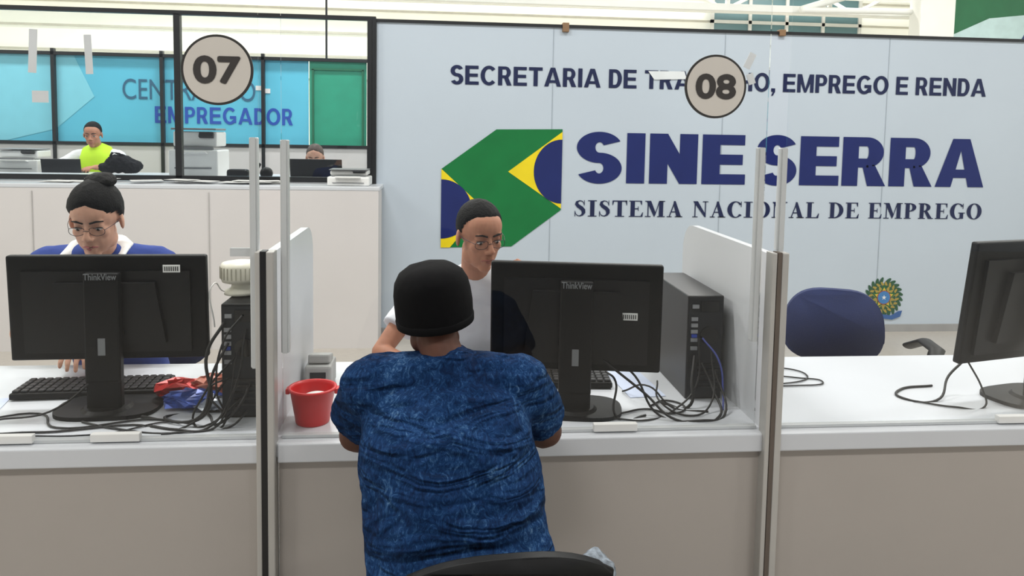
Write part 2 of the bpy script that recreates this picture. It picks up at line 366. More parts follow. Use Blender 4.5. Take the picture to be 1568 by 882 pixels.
flat('crest_red',ringpts(.058,.06,16),yt-.0045,mat('crest_red',(150,50,40),.6),g)
flat('crest_blue',ringpts(.053,.053,12),yt-.0055,mat('crest_blue',(60,120,175),.6),g)
flat('crest_stars',ringpts(.008,.022,5),yt-.0065,M_PAPER,g)
flat('crest_ribbon',[(cx-.165,cz-.11),(cx-.13,cz-.115),(cx-.07,cz-.15),(cx,cz-.14),(cx+.07,cz-.15),(cx+.13,cz-.115),(cx+.165,cz-.11),(cx+.15,cz-.16),(cx+.08,cz-.185),(cx,cz-.175),(cx-.08,cz-.185),(cx-.15,cz-.16)],yt-.006,mat('crest_ribbon',(50,92,150),.6),g)
flat('tape_patch',[(1.61,2.085),(1.90,2.09),(1.92,2.03),(1.66,2.02)],yt-.004,M_TAPE,g)
# ---------------------------------------------------------------- rear service counter + glazed partition
b=B(); b.box((-4.0,5.47,.575),(7.12,.04,1.15)); b.box((-.462,5.64,.575),(.04,.29,1.15)); b.done('counter_front_panel',M_BACKPAN)
b=B()
for x in (-1.62,-2.8,-3.98): b.box((x,5.447,.57),(.006,.004,1.12))
b.done('trim_counter_joints',mat('joint_beige',(175,172,170),.6))
B().box((-4.0,6.1,1.165),(7.14,1.3,.03),.006).done('service_counter_top',M_DESK)
g=grp('window_partition_frame',(0,0,0)); b=B()
b.box((-4.02,YW,1.205),(7.06,.05,.04)); b.box((-4.02,YW,2.42),(7.06,.05,.03))
for x in (-1.93,-3.4,-4.9): b.box((x,YW,1.81),(.045,.05,1.2))
b.box((-.535,YW,1.8),(.035,.06,1.24)); b.done('frame',M_FRAME,g)
B().box((-4.02,YW,1.81),(7.0,.008,1.2)).done('glass',M_GLASSB,g)
YB=8.5
g=grp('window_banner_partition',(0,0,0)); b=B()
for x in (-4.1,-2.99,-1.93): b.box((x,YB-.02,1.6),(.035,.05,1.6))
b.box((-4.0,YB-.02,2.35),(6.6,.05,.035)); b.box((-4.0,YB-.02,1.40),(6.6,.05,.035)); b.box((-.78,YB-.02,1.6),(.035,.05,1.6)); b.done('frame',M_FRAME,g)
B().box((-4.4,YB+.01,1.87),(5.9,.01,.93)).done('banner',M_BANNER,g)
flat('banner_shape',[(-7,1.42),(-4.6,1.42),(-4.1,1.55),(-3.7,1.9),(-3.9,2.33),(-7,2.33)],YB+.002,mat('banner_pale',(128,204,222),.5,var=.03),g)
text('banner_line_a','CENTRAL DO',-3.41,-2.02,1.88,2.10,YB,mat('banner_text_dark',(45,95,125),.5),g,.0)
glyphs('banner_line_b','EMPREGADOR',-3.08,-1.62,1.63,1.81,YB,mat('banner_text_blue',(25,75,170),.5),g,sans(.2,.17),.12)
b=B(); b.box((-1.98,YB,2.03),(.07,.004,.05)); b.box((-1.89,YB,2.0),(.06,.004,.05)); b.done('banner_icon',M_PAPER,g)
B().box((-4.0,YB,.7),(6.6,.06,1.38)).done('banner_base',M_BACKPAN,g)
b=B(); b.box((-1.13,YB+.01,1.85),(.62,.02,.98)); b.done('green_pane',M_TEAL,g)
b=B()
for x in (-1.40,-.86): b.box((x,YB-.01,1.82),(.02,.02,.86))
for z in (1.40,2.25): b.box((-1.13,YB-.01,z),(.56,.02,.02))
b.done('green_pane_edge',mat('green_edge',(20,100,70),.5),g)
B().tube([(-1.3,YB+.3,0),(-1.3,YB+.3,5.58)],[.012,.012]).done('sprinkler_pipe',M_FRAME)
g=grp('rear_desk'); b=B(); b.box((-4.2,7.2,1.13),(5.5,.5,.04),.005); b.box((-4.2,7.1,.55),(5.4,.04,1.1)); b.done('top',M_DESK,g)
def printer(loc,w,d,h,name='printer'):
    g=grp(name,loc)
    b=B(); b.box((0,0,h*.28),(w,d,h*.56),.01); b.box((0,.02,h*.78),(w*.9,d*.8,h*.3),.012); b.done('body',M_WHITE,g)
    b=B(); b.box((0,-.01,h*.98),(w*.92,d*.85,h*.04),.005); b.box((0,-d*.42,h*.60),(w*.8,.02,h*.06)); b.box((0,-d*.505,h*.2),(w*.75,.01,h*.03)); b.done('lid_and_slots',M_GREY,g)
    b=B(); b.box((0,-d*.55,h*.5),(w*.6,d*.25,.01),.002,rot=(-15,0,0)); b.done('tray',M_WHITE,g)
    b=B(); b.box((w*.25,-d*.40,h*.86),(w*.3,.03,h*.10),.004,rot=(-30,0,0)); b.done('control_panel',M_DGREY,g)
printer((-1.97,6.4,1.18),.38,.34,.40)
printer((-.66,5.62,1.18),.3,.24,.12)
printer((-3.75,7.2,1.15),.36,.3,.22)
g=grp('paper_stack',(0,0,1.181)); b=B()
for k in range(16): b.box((-3+random.random()*1.9,5.61+random.random()*.06,.003+.0015*k),(.21,.13,.0012),rot=(0,0,random.uniform(-30,30)))
b.done('sheets',M_PAPER,g)
g=grp('desk_clutter',(-1.5,6.15,1.18)); b=B(); b.box((-.1,0,.04),(.16,.1,.08),.02); b.box((.03,.02,.08),(.04,.04,.12),.01,rot=(0,30,0)); b.ell((.12,0,.05),(.05,.05,.05)); b.done('dark_items',M_BLACK,g)
# ---------------------------------------------------------------- front service counter
YF=2.0
b=B(); b.box((0,YF+.36,.72),(6.4,.72,.04),.004); b.done('service_desk_top',M_DESK)
b=B()
for x0,x1 in ((-3.2,-.475),(-.425,.92),(.965,3.2)): b.box(((x0+x1)/2,YF+.03,.35),(x1-x0,.03,.70))
b.done('service_desk_front',M_FRONT)
b=B()
for x0,x1 in ((-3.2,-.475),(-.425,.92),(.965,3.2)): b.box(((x0+x1)/2,YF+.012,.713),(x1-x0,.036,.052),.004)
b.done('trim_desk_edge',M_DESK)
def divider(x,y1,gas,gw,name='desk_divider'):
    g=grp(name,(x,0,0))
    r=.10; P=[(YF+.02,.0),(YF+.02,1.25)]
    for k in range(9):
        a=rad(90-90*k/8); P.append((y1-r+r*math.cos(a),1.25-r+r*math.sin(a)))
    P.append((y1,0))
    B().prism(P,-.012,.012,'x').done('panel',M_DIV,g)
    b=B(); b.box((-.017,YF,.63),(.014,.045,1.26),.003); b.box((.014,YF,.63),(.02,.045,1.26),.003); b.done('post_profile',M_ALU,g)
    b=B(); b.box((-.003,YF-.006,.63),(gw,.034,1.262)); b.done('post_gasket',gas,g)
divider(-.452,2.66,M_FRAME,.015); divider(.942,2.78,mat('gasket_brown',(96,86,78),.6),.012)
def pane(name,x0,x1,notch=None):
    z0,z1=.742,2.02; P=[(x0,z0)]
    if notch: a,c,h=notch; P+=[(a,z0),(a,h-.03),(a+.03,h),(c-.03,h),(c,h-.03),(c,z0)]
    P+=[(x1,z0),(x1,z1),(x0,z1)]
    B().prism(P,YF+.042,YF+.048,'y').done(name,M_GLASS)
pane('window_glass_screen',-1.72,-.478); pane('window_glass_screen.001',-.42,.915,(-.23,.28,.90)); pane('window_glass_screen.002',.975,2.4)
def strip(x,z0,z1):
    b=B(); b.box((x,YF+.03,(z0+z1)/2),(.022,.02,z1-z0),.003); b.box((x,YF+.018,(z0+z1)/2),(.012,.006,z1-z0)); b.done('glass_channel',M_STRIP)
strip(-.487,.94,1.555); strip(-.408,.98,1.55); strip(.893,1.0,1.55); strip(.958,1.26,1.55)
g=grp('glass_base_clips'); b=B()
for x in (-1.12,-.85,.50,1.72): b.box((x,YF+.03,.755),(.125,.02,.022),.002)
b.done('clips',M_PAPER,g)
b=B()
for x0,x1 in ((-1.72,-.478),(-.42,-.23),(.28,.915),(.975,2.4)): b.box(((x0+x1)/2,YF+.04,.745),(x1-x0,.02,.008))
b.done('trim_glass_seat',M_STRIP)
b=B(); b.box((-.525,YF+.038,1.25),(.055,.008,.022)); b.done('trim_glass_bracket',M_STRIP)
def disc(name,x,z,r,s):
    g=grp(name,(x,YF+.034,z)); Mx=Matrix.Rotation(rad(90),4,'X')
    B().lathe([(r,0),(r,.004)],M=Mx,seg=64).done('rim',mat('sign_rim_dark',(50,48,46),.5),g)
    B().lathe([(r*.93,.004),(r*.93,.005)],M=Mx,seg=64).done('face',mat('sign_face_cream',(210,204,196),.5,var=.02),g)
    text('digits',s,-r*.66,r*.66,-r*.40,r*.40,-.0062,mat('sign_digits',(58,54,52),.5),g,.0035)
disc('number_sign',-.578,1.728,.091,'07'); disc('number_sign',.756,1.716,.0875,'08')
g=grp('tape_strip',(0,YF+.04,0)); b=B()
for x,z,w,h,r in ((-1.035,1.765,.02,.11,3),(-.9,1.76,.018,.1,-2),(-1.02,1.65,.04,.03,0),(.855,1.79,.02,.045,25),(.86,1.74,.02,.03,-20)):
    b.box((x,0,z),(w,.001,h),rot=(0,r,0))
b.done('tapes',M_TAPE,g)
# ---------------------------------------------------------------- monitors
def monitor(loc,rz,w,h,zb,tilt=4,name='computer_monitor',label=(.33,.42)):
    g=grp(name,loc,rz); T=Matrix.Translation((0,0,zb+h/2))@Matrix.Rotation(rad(tilt),4,'X')
    b=B(); b.box((0,.012,0),(w,.026,h),.006,M=T); b.done('panel_shell',M_BLACK,g)
    b=B(); b.prism([(-w*.42,-h*.42),(w*.42,-h*.42),(w*.42,h*.36),(-w*.42,h*.36)],-.012,.002,'y',M=T)
    b.prism([(-w*.30,-h*.32),(w*.30,-h*.32),(w*.25,h*.26),(-w*.25,h*.26)],-.030,-.008,'y',M=T)
    b.done('back_bulge',mat('black_plastic_back',(14,15,18),.42,var=.1,spec=.3),g)
    B().box((0,.0262,0),(w*.95,.002,h*.9),M=T).done('screen',M_BLACK2,g)
    b=B(); b.box((0,-.045,zb+h*.35),(.098,.03,h*1.02),.006); b.box((0,-.04,zb*.5+.01),(.096,.032,zb+.03),.006)
    b.box((0,-.022,zb+h*.5),(.09,.03,.09),.004); b.done('stand_column',M_BLACK,g)
    P=[]
    for k in range(32):
        a=2*math.pi*k/32; c,s=math.cos(a),math.sin(a)
        P.append((.145*math.copysign(abs(c)**.6,c),-.01+.10*math.copysign(abs(s)**.7,s)))
    b=B(); b.prism(P,0,.012); b.lathe([(.07,.012),(.06,.02)],(0,-.03,0)); b.done('stand_base',M_BLACK,g)
    text('maker_badge','ThinkView',-.045,.045,zb+h*.80,zb+h*.86,-.0625,M_GREY,g,.0004)
    o=B()
    for k in range(9): o.box((-.05+k*.0125,-.0315,0),(.003,.002,.02),M=T@Matrix.Translation((0,0,-h*.2)))
    o.done('vent',M_BLACK2,g)
    lx,lz=w*label[0],h*label[1]-.012
    b=B(); b.box((lx,-.0135,lz),(.048,.003,.022),M=T) ; b.done('asset_label',M_PAPER,g)
    b=B()
    for k in range(7): b.box((lx-.018+k*.006,-.0155,lz),(.0025,.001,.013),M=T)
    b.done('asset_barcode',M_BLACK,g)
    b=B(); b.box((-.0,-.061,zb+h*.18),(.02,.002,.05)); b.done('stand_slot',M_GREY,g)
    return g
monitor((-.97,2.29,.74),2,.555,.315,.145,3)
monitor((.415,2.22,.74),-9,.52,.335,.115,3,label=(.31,.07))
monitor((1.93,2.25,.74),14,.56,.40,.125,6)
def tower(loc,w,d,h,name='computer_tower',rz=0,shell=M_BLACK):
    g=grp(name,loc,rz); b=B(); b.box((0,d/2,h/2),(w,d,h),.004); b.done('case',shell,g)
    B().box((0,-.001,h/2),(w*.93,.004,h*.96)).done('rear_plate',M_DGREY,g)
    b=B(); b.box((w*.1,-.004,h*.90),(w*.5,.004,h*.1))
    for i in range(5): b.box((w*.12,-.004,h*(.12+i*.055)),(w*.62,.004,h*.022))
    b.lathe([(w*.25,0),(w*.25,.004)],M=Matrix.Translation((w*.1,-.002,h*.62))@Matrix.Rotation(rad(90),4,'X')); b.done('vents',M_BLACK2,g)
    b=B()
    for i,(dx,dz) in enumerate(((-.32,.78),(-.32,.72),(-.32,.66),(-.32,.58),(-.32,.5),(-.3,.9))): b.box((w*dx,-.005,h*dz),(w*.18,.006,h*.035))
    b.done('ports',mat('port_metal',(150,152,156),.4,metal=.5),g)
    b=B(); b.box((-w*.32,-.007,h*.62),(w*.14,.006,h*.03)); b.done('vga_port',mat('vga_blue',(40,70,170),.5),g)
    return g
tower((.845,2.28,.74),.118,.40,.335,shell=mat('tower_charcoal',(36,36,38),.45,var=.08))
tower((-.567,2.19,.74),.11,.36,.335)
g=grp('desk_fan',(-.600,2.33,1.077))
b=B(); b.lathe([(.05,0),(.048,.01),(.03,.02),(.028,.03),(.055,.038),(.06,.05),(.06,.085),(.055,.095),(.03,.10),(.002,.101)],seg=40); b.done('body',M_CREAM,g,smooth=True)
b=B()
for k in range(28):
    a=2*math.pi*k/28; b.box((.0605*math.cos(a),.0605*math.sin(a),.067),(.003,.003,.035),rot=(0,0,math.degrees(a)))
b.done('grille_ribs',mat('cream_shadow',(170,166,150),.5),g)
cable('fan_cord',[(-.0,.05,.01),(-.06,.03,.0),(-.08,0,.03),(-.075,-.02,-.1)],.0022,g,M_WHITE)
g=grp('red_bucket',(-.358,2.15,.74)); b=B()
b.lathe([(.046,0),(.048,.004),(.063,.095),(.068,.097),(.068,.104),(.061,.104),(.059,.095),(.044,.006),(.002,.006)],seg=40); b.done('pail',M_RED,g,smooth=True)
b=B(); b.box((-.068,0,.093),(.012,.03,.016),.003); b.box((.07,0,.093),(.014,.03,.016),.003); b.done('lugs',M_RED,g)
b=B(); b.ell((.01,0,.065),(.045,.045,.02)); b.done('crumpled_paper',M_PAPER,g)
g=grp('card_reader',(-.385,2.47,.74)); b=B(); b.box((0,0,.04),(.085,.12,.08),.008); b.box((0,-.0,.09),(.07,.08,.03),.006,rot=(-12,0,0)); b.done('body',mat('reader_grey',(165,166,164),.5),g)
b=B(); b.box((0,-.06,.05),(.05,.004,.02)); b.done('slot',M_DGREY,g)
def keyboard(loc,rz,name='keyboard'):
    g=grp(name,loc,rz); B().box((0,0,.011),(.44,.15,.02),.005).done('tray',M_BLACK,g); b=B()
    for r in range(5):
        for c in range(18): b.box((-.205+c*.0241,-.055+r*.026,.024),(.019,.02,.008),.002,seg=1)
    b.done('keys',mat('key_black',(26,26,29),.5),g)
keyboard((-1.08,2.44,.742),3); keyboard((.36,2.47,.742),-4)
g=grp('computer_mouse',(-1.40,2.40,.742)); b=B(); b.ell((0,0,.012),(.03,.05,.022)); b.done('shell',M_BLACK2,g,smooth=True)
g=grp('snack_bag',(-.75,2.27,.745))
def crumple(name,c,r,m,sd,g):
    random.seed(sd); b=B(); b.ell(c,r,seg=14,rings=9)
    for v in b.bm.verts: v.co+=Vector((random.uniform(-1,1),random.uniform(-1,1),random.uniform(-.6,.6)))*min(r)*.45
    b.done(name,m,g)
crumple('bag_red',(-.03,.07,.03),(.085,.04,.03),mat('foil_red',(170,36,32),.3,metal=.3),1,g)
crumple('bag_blue',(.02,.0,.025),(.09,.04,.026),mat('foil_blue',(50,75,150),.3,metal=.4,var=.5,scale=40),2,g)
crumple('bag_peach',(.06,.07,.045),(.055,.03,.03),mat('foil_peach',(205,130,110),.4),3,g)
crumple('bag_silver',(.08,-.02,.02),(.05,.03,.02),mat('foil_silver',(190,195,205),.25,metal=.6),5,g)
random.seed(9)
g=grp('cable_bundle',(0,0,.744))
def cab(pts,r=.003): cable('cable',[(x,y,z) for x,y,z in pts],r,g)
cab([(-.97,2.25,.12),(-1.1,2.2,.02),(-1.25,2.15,0),(-1.1,2.1,0),(-.85,2.14,0),(-.7,2.12,0),(-.6,2.17,.12)])
cab([(-1.5,2.3,0),(-1.35,2.18,0),(-1.15,2.24,0),(-1.05,2.13,0),(-.8,2.18,0),(-.65,2.12,0),(-.56,2.18,.06)])
cab([(-1.4,2.12,0),(-1.2,2.09,0),(-.9,2.08,0),(-.75,2.16,0),(-.62,2.1,0),(-.57,2.17,.2)],.0025)
cab([(-.6,2.18,.22),(-.63,2.14,.15),(-.66,2.12,.03),(-.78,2.2,0),(-.6,2.24,0)],.004)
cab([(-.55,2.18,.26),(-.57,2.12,.1),(-.64,2.1,0),(-.72,2.1,0),(-.8,2.13,0)],.0035)
cab([(-.58,2.18,.18),(-.66,2.15,.08),(-.68,2.13,.0),(-.58,2.11,0),(-.54,2.15,.03)],.003)
cab([(-.61,2.18,.28),(-.65,2.15,.2),(-.64,2.13,.05),(-.7,2.15,0),(-.85,2.2,0)],.005)
cab([(-.59,2.18,.12),(-.64,2.13,.1),(-.60,2.11,.02),(-.7,2.08,0),(-.9,2.12,0),(-1.0,2.17,0)],.003)
cab([(-.54,2.18,.10),(-.56,2.13,.05),(-.62,2.13,.0),(-.66,2.2,.0),(-.72,2.26,.02)],.004)
cab([(-.56,2.18,.30),(-.60,2.14,.24),(-.62,2.13,.10),(-.60,2.12,0),(-.75,2.07,0)],.003)
cab([(.5,2.2,.15),(.62,2.16,.06),(.7,2.1,0),(.84,2.12,0),(.85,2.2,.05),(.83,2.26,.12)],.004)
cab([(.56,2.3,.12),(.6,2.2,.1),(.66,2.14,0),(.78,2.09,0),(.86,2.13,.0),(.87,2.25,.1)],.0035)
cab([(.52,2.12,0),(.6,2.1,.0),(.72,2.18,0),(.80,2.22,.06),(.82,2.26,.2)],.003)
cab([(.6,2.35,.0),(.66,2.25,.05),(.72,2.2,0),(.82,2.16,0)],.003)
cab([(.52,2.25,.1),(.535,2.18,.09),(.53,2.12,0),(.62,2.14,0)],.0035)
cab([(.7,2.3,.05),(.68,2.2,.02),(.75,2.13,0),(.83,2.17,.02),(.86,2.26,.16)],.003)
cab([(.55,2.16,0),(.64,2.19,.0),(.7,2.15,0),(.76,2.2,.0),(.72,2.26,0),(.66,2.22,.0)],.003)
cab([(.81,2.27,.14),(.79,2.23,.08),(.77,2.2,.0),(.7,2.24,0)],.005)
cab([(1.0,2.45,0),(1.15,2.40,0),(1.3,2.5,0),(1.2,2.58,0),(1.05,2.5,0),(1.12,2.44,0)],.0025)
cab([(1.0,2.6,0),(1.1,2.52,0),(1.25,2.46,0),(1.32,2.42,0),(1.2,2.38,0),(1.0,2.4,0)],.0025)
cab([(1.0,2.52,0),(1.1,2.58,0),(1.2,2.5,0),(1.12,2.46,0),(1.02,2.56,0)],.0025)
cab([(1.74,2.3,.1),(1.68,2.28,.06),(1.6,2.22,0),(1.5,2.25,0),(1.55,2.33,0),(1.68,2.36,.0)],.004)
cab([(1.72,2.25,.12),(1.74,2.2,.04),(1.72,2.16,0),(1.62,2.16,0),(1.52,2.22,0)],.003)
cable('cable_blue',[(.83,2.262,.2),(.87,2.22,.14),(.88,2.2,.04),(.87,2.17,0)],.003,g,mat('cable_blue',(70,80,150),.5))
g=grp('paper_sheet',(0,0,.7405)); b=B(); b.box((-1.36,2.26,.001),(.16,.22,.001),rot=(0,0,12)); b.box((.66,2.45,.001),(.12,.297,.001),rot=(0,0,5)); b.done('sheets',mat('paper_bluish',(200,210,232),.8),g)
# ---------------------------------------------------------------- chairs
def office_chair(loc,rz,fab,top=.93,arms=True,name='office_chair'):
    g=grp(name,loc,rz)
    b=B(); b.box((0,0,.46),(.48,.46,.07),.03,seg=3); b.done('seat',fab,g,smooth=True)
    h=top-.56; P=[]
    for k in range(40):
        a=2*math.pi*k/40; c,s=math.cos(a),math.sin(a)
        P.append((.215*math.copysign(abs(c)**.6,c)*(1-.12*s),.56+h/2+h/2*math.copysign(abs(s)**.8,s)))
    b=B(); b.prism(P,.225,.27,'y')
    for v in b.bm.verts: v.co.y+=.9*v.co.x**2
    bmesh.ops.bevel(b.bm,geom=[e for e in b.bm.edges if len(e.link_faces)==2 and any(len(f.verts)>4 for f in e.link_faces)],offset=.015,segments=3,affect='EDGES')
    b.done('backrest',fab,g,smooth=True)
    b=B(); b.tube([(0,.1,.42),(0,.3,.43),(0,.29,.62)],[(.03,.012)]*3); b.tube([(0,0,.08),(0,0,.43)],[.028,.028])
    for k in range(5):
        a=2*math.pi*k/5; b.tube([(0,0,.1),(.29*math.cos(a),.29*math.sin(a),.065)],[(.025,.02),(.018,.015)])
        b.ell((.29*math.cos(a),.29*math.sin(a),.028),(.03,.02,.028))
    b.done('base',M_BLACK,g)
    if arms:
        b=B()
        for s in (-1,1):
            b.tube([(s*.2,.05,.43),(s*.32,.05,.45),(s*.34,.03,.64),(s*.34,-.02,.71)],[(.014,.02)]*4)
            b.tube([(s*.30,.20,.68),(s*.34,.10,.73),(s*.35,-.06,.735),(s*.32,-.16,.71)],[(.028,.014),(.032,.014),(.03,.014),(.02,.012)])
        b.done('armrests',M_BLACK,g,smooth=True)
    return g
office_chair((1.70,2.98,0),-22,M_BLUEFAB,.90)
office_chair((.13,2.98,0),0,M_BLUEFAB,.80,False)
office_chair((-1.2,2.98,0),0,M_BLUEFAB,.78,False)
g=grp('visitor_chair',(.11,1.50,0),4)
b=B(); P=[]
for k in range(15):
    t=-1+2*k/14; P.append((t*.205,.847-.075*abs(t)**2.4))
P+= [(.20,.56),(.14,.53),(-.14,.53),(-.20,.56)]
b.prism(P,-.235,-.215,'y')
for v in b.bm.verts: v.co.y+=.05*(v.co.x/.2)**2-(v.co.z-.5)*.10
bmesh.ops.bevel(b.bm,geom=[e for e in b.bm.edges if len(e.link_faces)==2 and any(len(f.verts)>4 for f in e.link_faces)],offset=.006,segments=3,affect='EDGES')
b.done('backrest',M_BLACK,g,smooth=True)
b=B(); b.box((0,.0,.445),(.44,.42,.025),.01); b.done('seat',M_BLACK,g)
b=B()
for s in (-1,1):
    b.tube([(s*.21,-.20,.012),(s*.2,-.19,.44),(s*.17,-.235,.66)],[.011]*3); b.tube([(s*.21,.2,.012),(s*.2,.18,.44)],[.011]*2)
b.done('legs',M_DGREY,g)
# ---------------------------------------------------------------- people
def skinmat(n,c): return mat(n,c,.55,var=.08,scale=30,spec=.28,sss=.15)
def add_head(b,M,k=1.0,fat=1.0):
    K=M@Matrix.Scale(k,4)
    b.ell((0,.015,.035),(.074,.093,.082),K); b.ell((0,-.018,-.03),(.057*fat,.066,.082),K)
    b.ell((0,-.022,.045),(.064,.062,.058),K)
    b.ell((0,-.056,-.092),(.024,.022,.020),K)
    for s in (-1,1):
        b.ell((s*.038,-.005,-.065),(.022*fat,.035,.03),K); b.ell((s*.036,-.050,-.016),(.021,.022,.022),K)
        b.ell((s*.077,.012,-.005),(.008,.018,.031),K,rot=(-12,0,s*18))
        b.ell((s*.0115,-.090,-.026),(.008,.010,.0075),K)
        b.ell((s*.031,-.0605,.0135),(.0150,.0135,.0100),K); b.ell((s*.031,-.0585,-.0045),(.0145,.0125,.0070),K)
        b.ell((s*.025,-.066,.031),(.022,.013,.009),K)
    b.ell((0,-.070,.028),(.014,.012,.014),K)
    b.tube([(0,-.074,.025),(0,-.087,.0),(0,-.099,-.020)],[.0065,.0078,.0105],K)
    b.ell((0,-.077,-.046),(.020,.010,.012),K); b.ell((0,-.078,-.060),(.023,.010,.012),K); b.ell((0,-.074,-.074),(.018,.012,.008),K)
def face_parts(M,g,k,skin,lipcol,browcol):
    K=M@Matrix.Scale(k,4)
    b=B()
    for s in (-1,1): b.ell((s*.031,-.0655,.0045),(.0122,.0105,.0060),K)
    b.done('eyes',mat('eye_white',(205,196,190),.2),g,smooth=True)
    b=B()
    for s in (-1,1): b.ell((s*.031,-.0728,.0028),(.0055,.0042,.0050),K)
    b.done('irises',mat('iris_brown',(30,18,12),.2),g,smooth=True)
    b=B()
    for s in (-1,1): b.tube([(s*.018,-.074,.0082),(s*.031,-.0765,.0110),(s*.044,-.069,.0078)],[.0014,.0018,.0012],K,seg=8)
    b.done('lash_lines',mat('lash_dark',(30,20,16),.7),g,smooth=True)
    b=B()
    for s in (-1,1): b.tube([(s*.012,-.0805,.028),(s*.03,-.0795,.034),(s*.048,-.067,.030)],[(.003,.003),(.0036,.0036),(.002,.002)],K,seg=8)
    b.done('eyebrows',mat(browcol[0],browcol[1],.8),g,smooth=True)
    b=B(); b.tube([(-.024,-.077,-.059),(-.01,-.0865,-.0555),(0,-.087,-.057),(.01,-.0865,-.0555),(.024,-.077,-.059)],[.0015,.0038,.0036,.0038,.0015],K,seg=8)
    b.tube([(-.02,-.079,-.0615),(0,-.0865,-.065),(.02,-.079,-.0615)],[.0018,.0048,.0018],K,seg=8)
    b.done('lips',mat(lipcol[0],lipcol[1],.45),g,smooth=True)
def glasses(M,g,k,col):
    K=M@Matrix.Scale(k,4); m=mat('spectacle_wire',col,.3,metal=.6)
    for s in (-1,1):
        P=[]
        for i in range(13):
            a=2*math.pi*i/12; c,q=math.cos(a),math.sin(a)
            P.append(K@Vector((s*.031+.024*math.copysign(abs(c)**.75,c),-.089+.006*abs(c),.002+.014*math.copysign(abs(q)**.75,q))))
        cable('glasses_rim',P,.0009*k,g,m)
        cable('glasses_temple',[K@Vector(p) for p in ((s*.054,-.083,.006),(s*.072,-.04,.008),(s*.080,.01,.008))],.0009*k,g,m)
    cable('glasses_bridge',[K@Vector(p) for p in ((-.009,-.090,.004),(0,-.094,.008),(.009,-.090,.004))],.0009*k,g,m)
def hair(M,g,k,m,line,rx=.0775,ry=.0965,rz=.090,cz=.036,name='hair',disp=(.004,.012)):
    K=M@Matrix.Scale(k,4); b=B(); b.ell((0,.016,cz),(rx,ry,rz),seg=64,rings=48)
    dl=[v for v in b.bm.verts if v.co.z<line(v.co.x,v.co.y)-.012]
    bmesh.ops.delete(b.bm,geom=dl,context='VERTS')
    for v in b.bm.verts:
        d=v.co.z-line(v.co.x,v.co.y); f=max(0,min(1,(d+.012)/.022)); f=f*f*(3-2*f)
        c=Vector((0,.015,.035)); q=v.co-c; sc=.92+.08*f; v.co=c+q*sc
    for v in b.bm.verts: v.co=K@v.co
    return b.done(name,m,g,smooth=True,disp=disp)
def hand(b,w,d,n,curl=25,side=1,k=1.0):
    w=Vector(w); d=Vector(d).normalized(); n=Vector(n); n=(n-d*n.dot(d)).normalized(); x=d.cross(n)*side
    b.tube([w,w+d*.03*k,w+d*.085*k],[(.024*k,.017*k),(.034*k,.015*k),(.038*k,.012*k)],side=x)
    for i,(o,L) in enumerate(((.030,.068),(.010,.078),(-.011,.072),(-.031,.056))):
        p=w+d*.082*k+x*o*k; q=d.copy(); q=(q+x*o*4).normalized(); pts=[p-q*.01]; a=0
        for sgm,f in enumerate((.45,.32,.25)):
            a+=curl*(.7 if sgm==0 else 1.1); r=q*math.cos(rad(a))+n*math.sin(rad(a)); pts.append(pts[-1]+r*L*f*k+ (q*.01 if sgm==0 else q*0))
        b.tube(pts,[.0092*k,.0088*k,.008*k,.0068*k],side=x,seg=10)
    p=w+d*.022*k+x*.024*k; q=(d*.6+x*.75+n*.25).normalized(); q2=(d*.95+x*.2+n*.35).normalized()
    b.tube([p,p+q*.035*k,p+q*.035*k+q2*.028*k,p+q*.035*k+q2*.05*k],[.0125*k,.0105*k,.009*k,.007*k],side=x,seg=10)
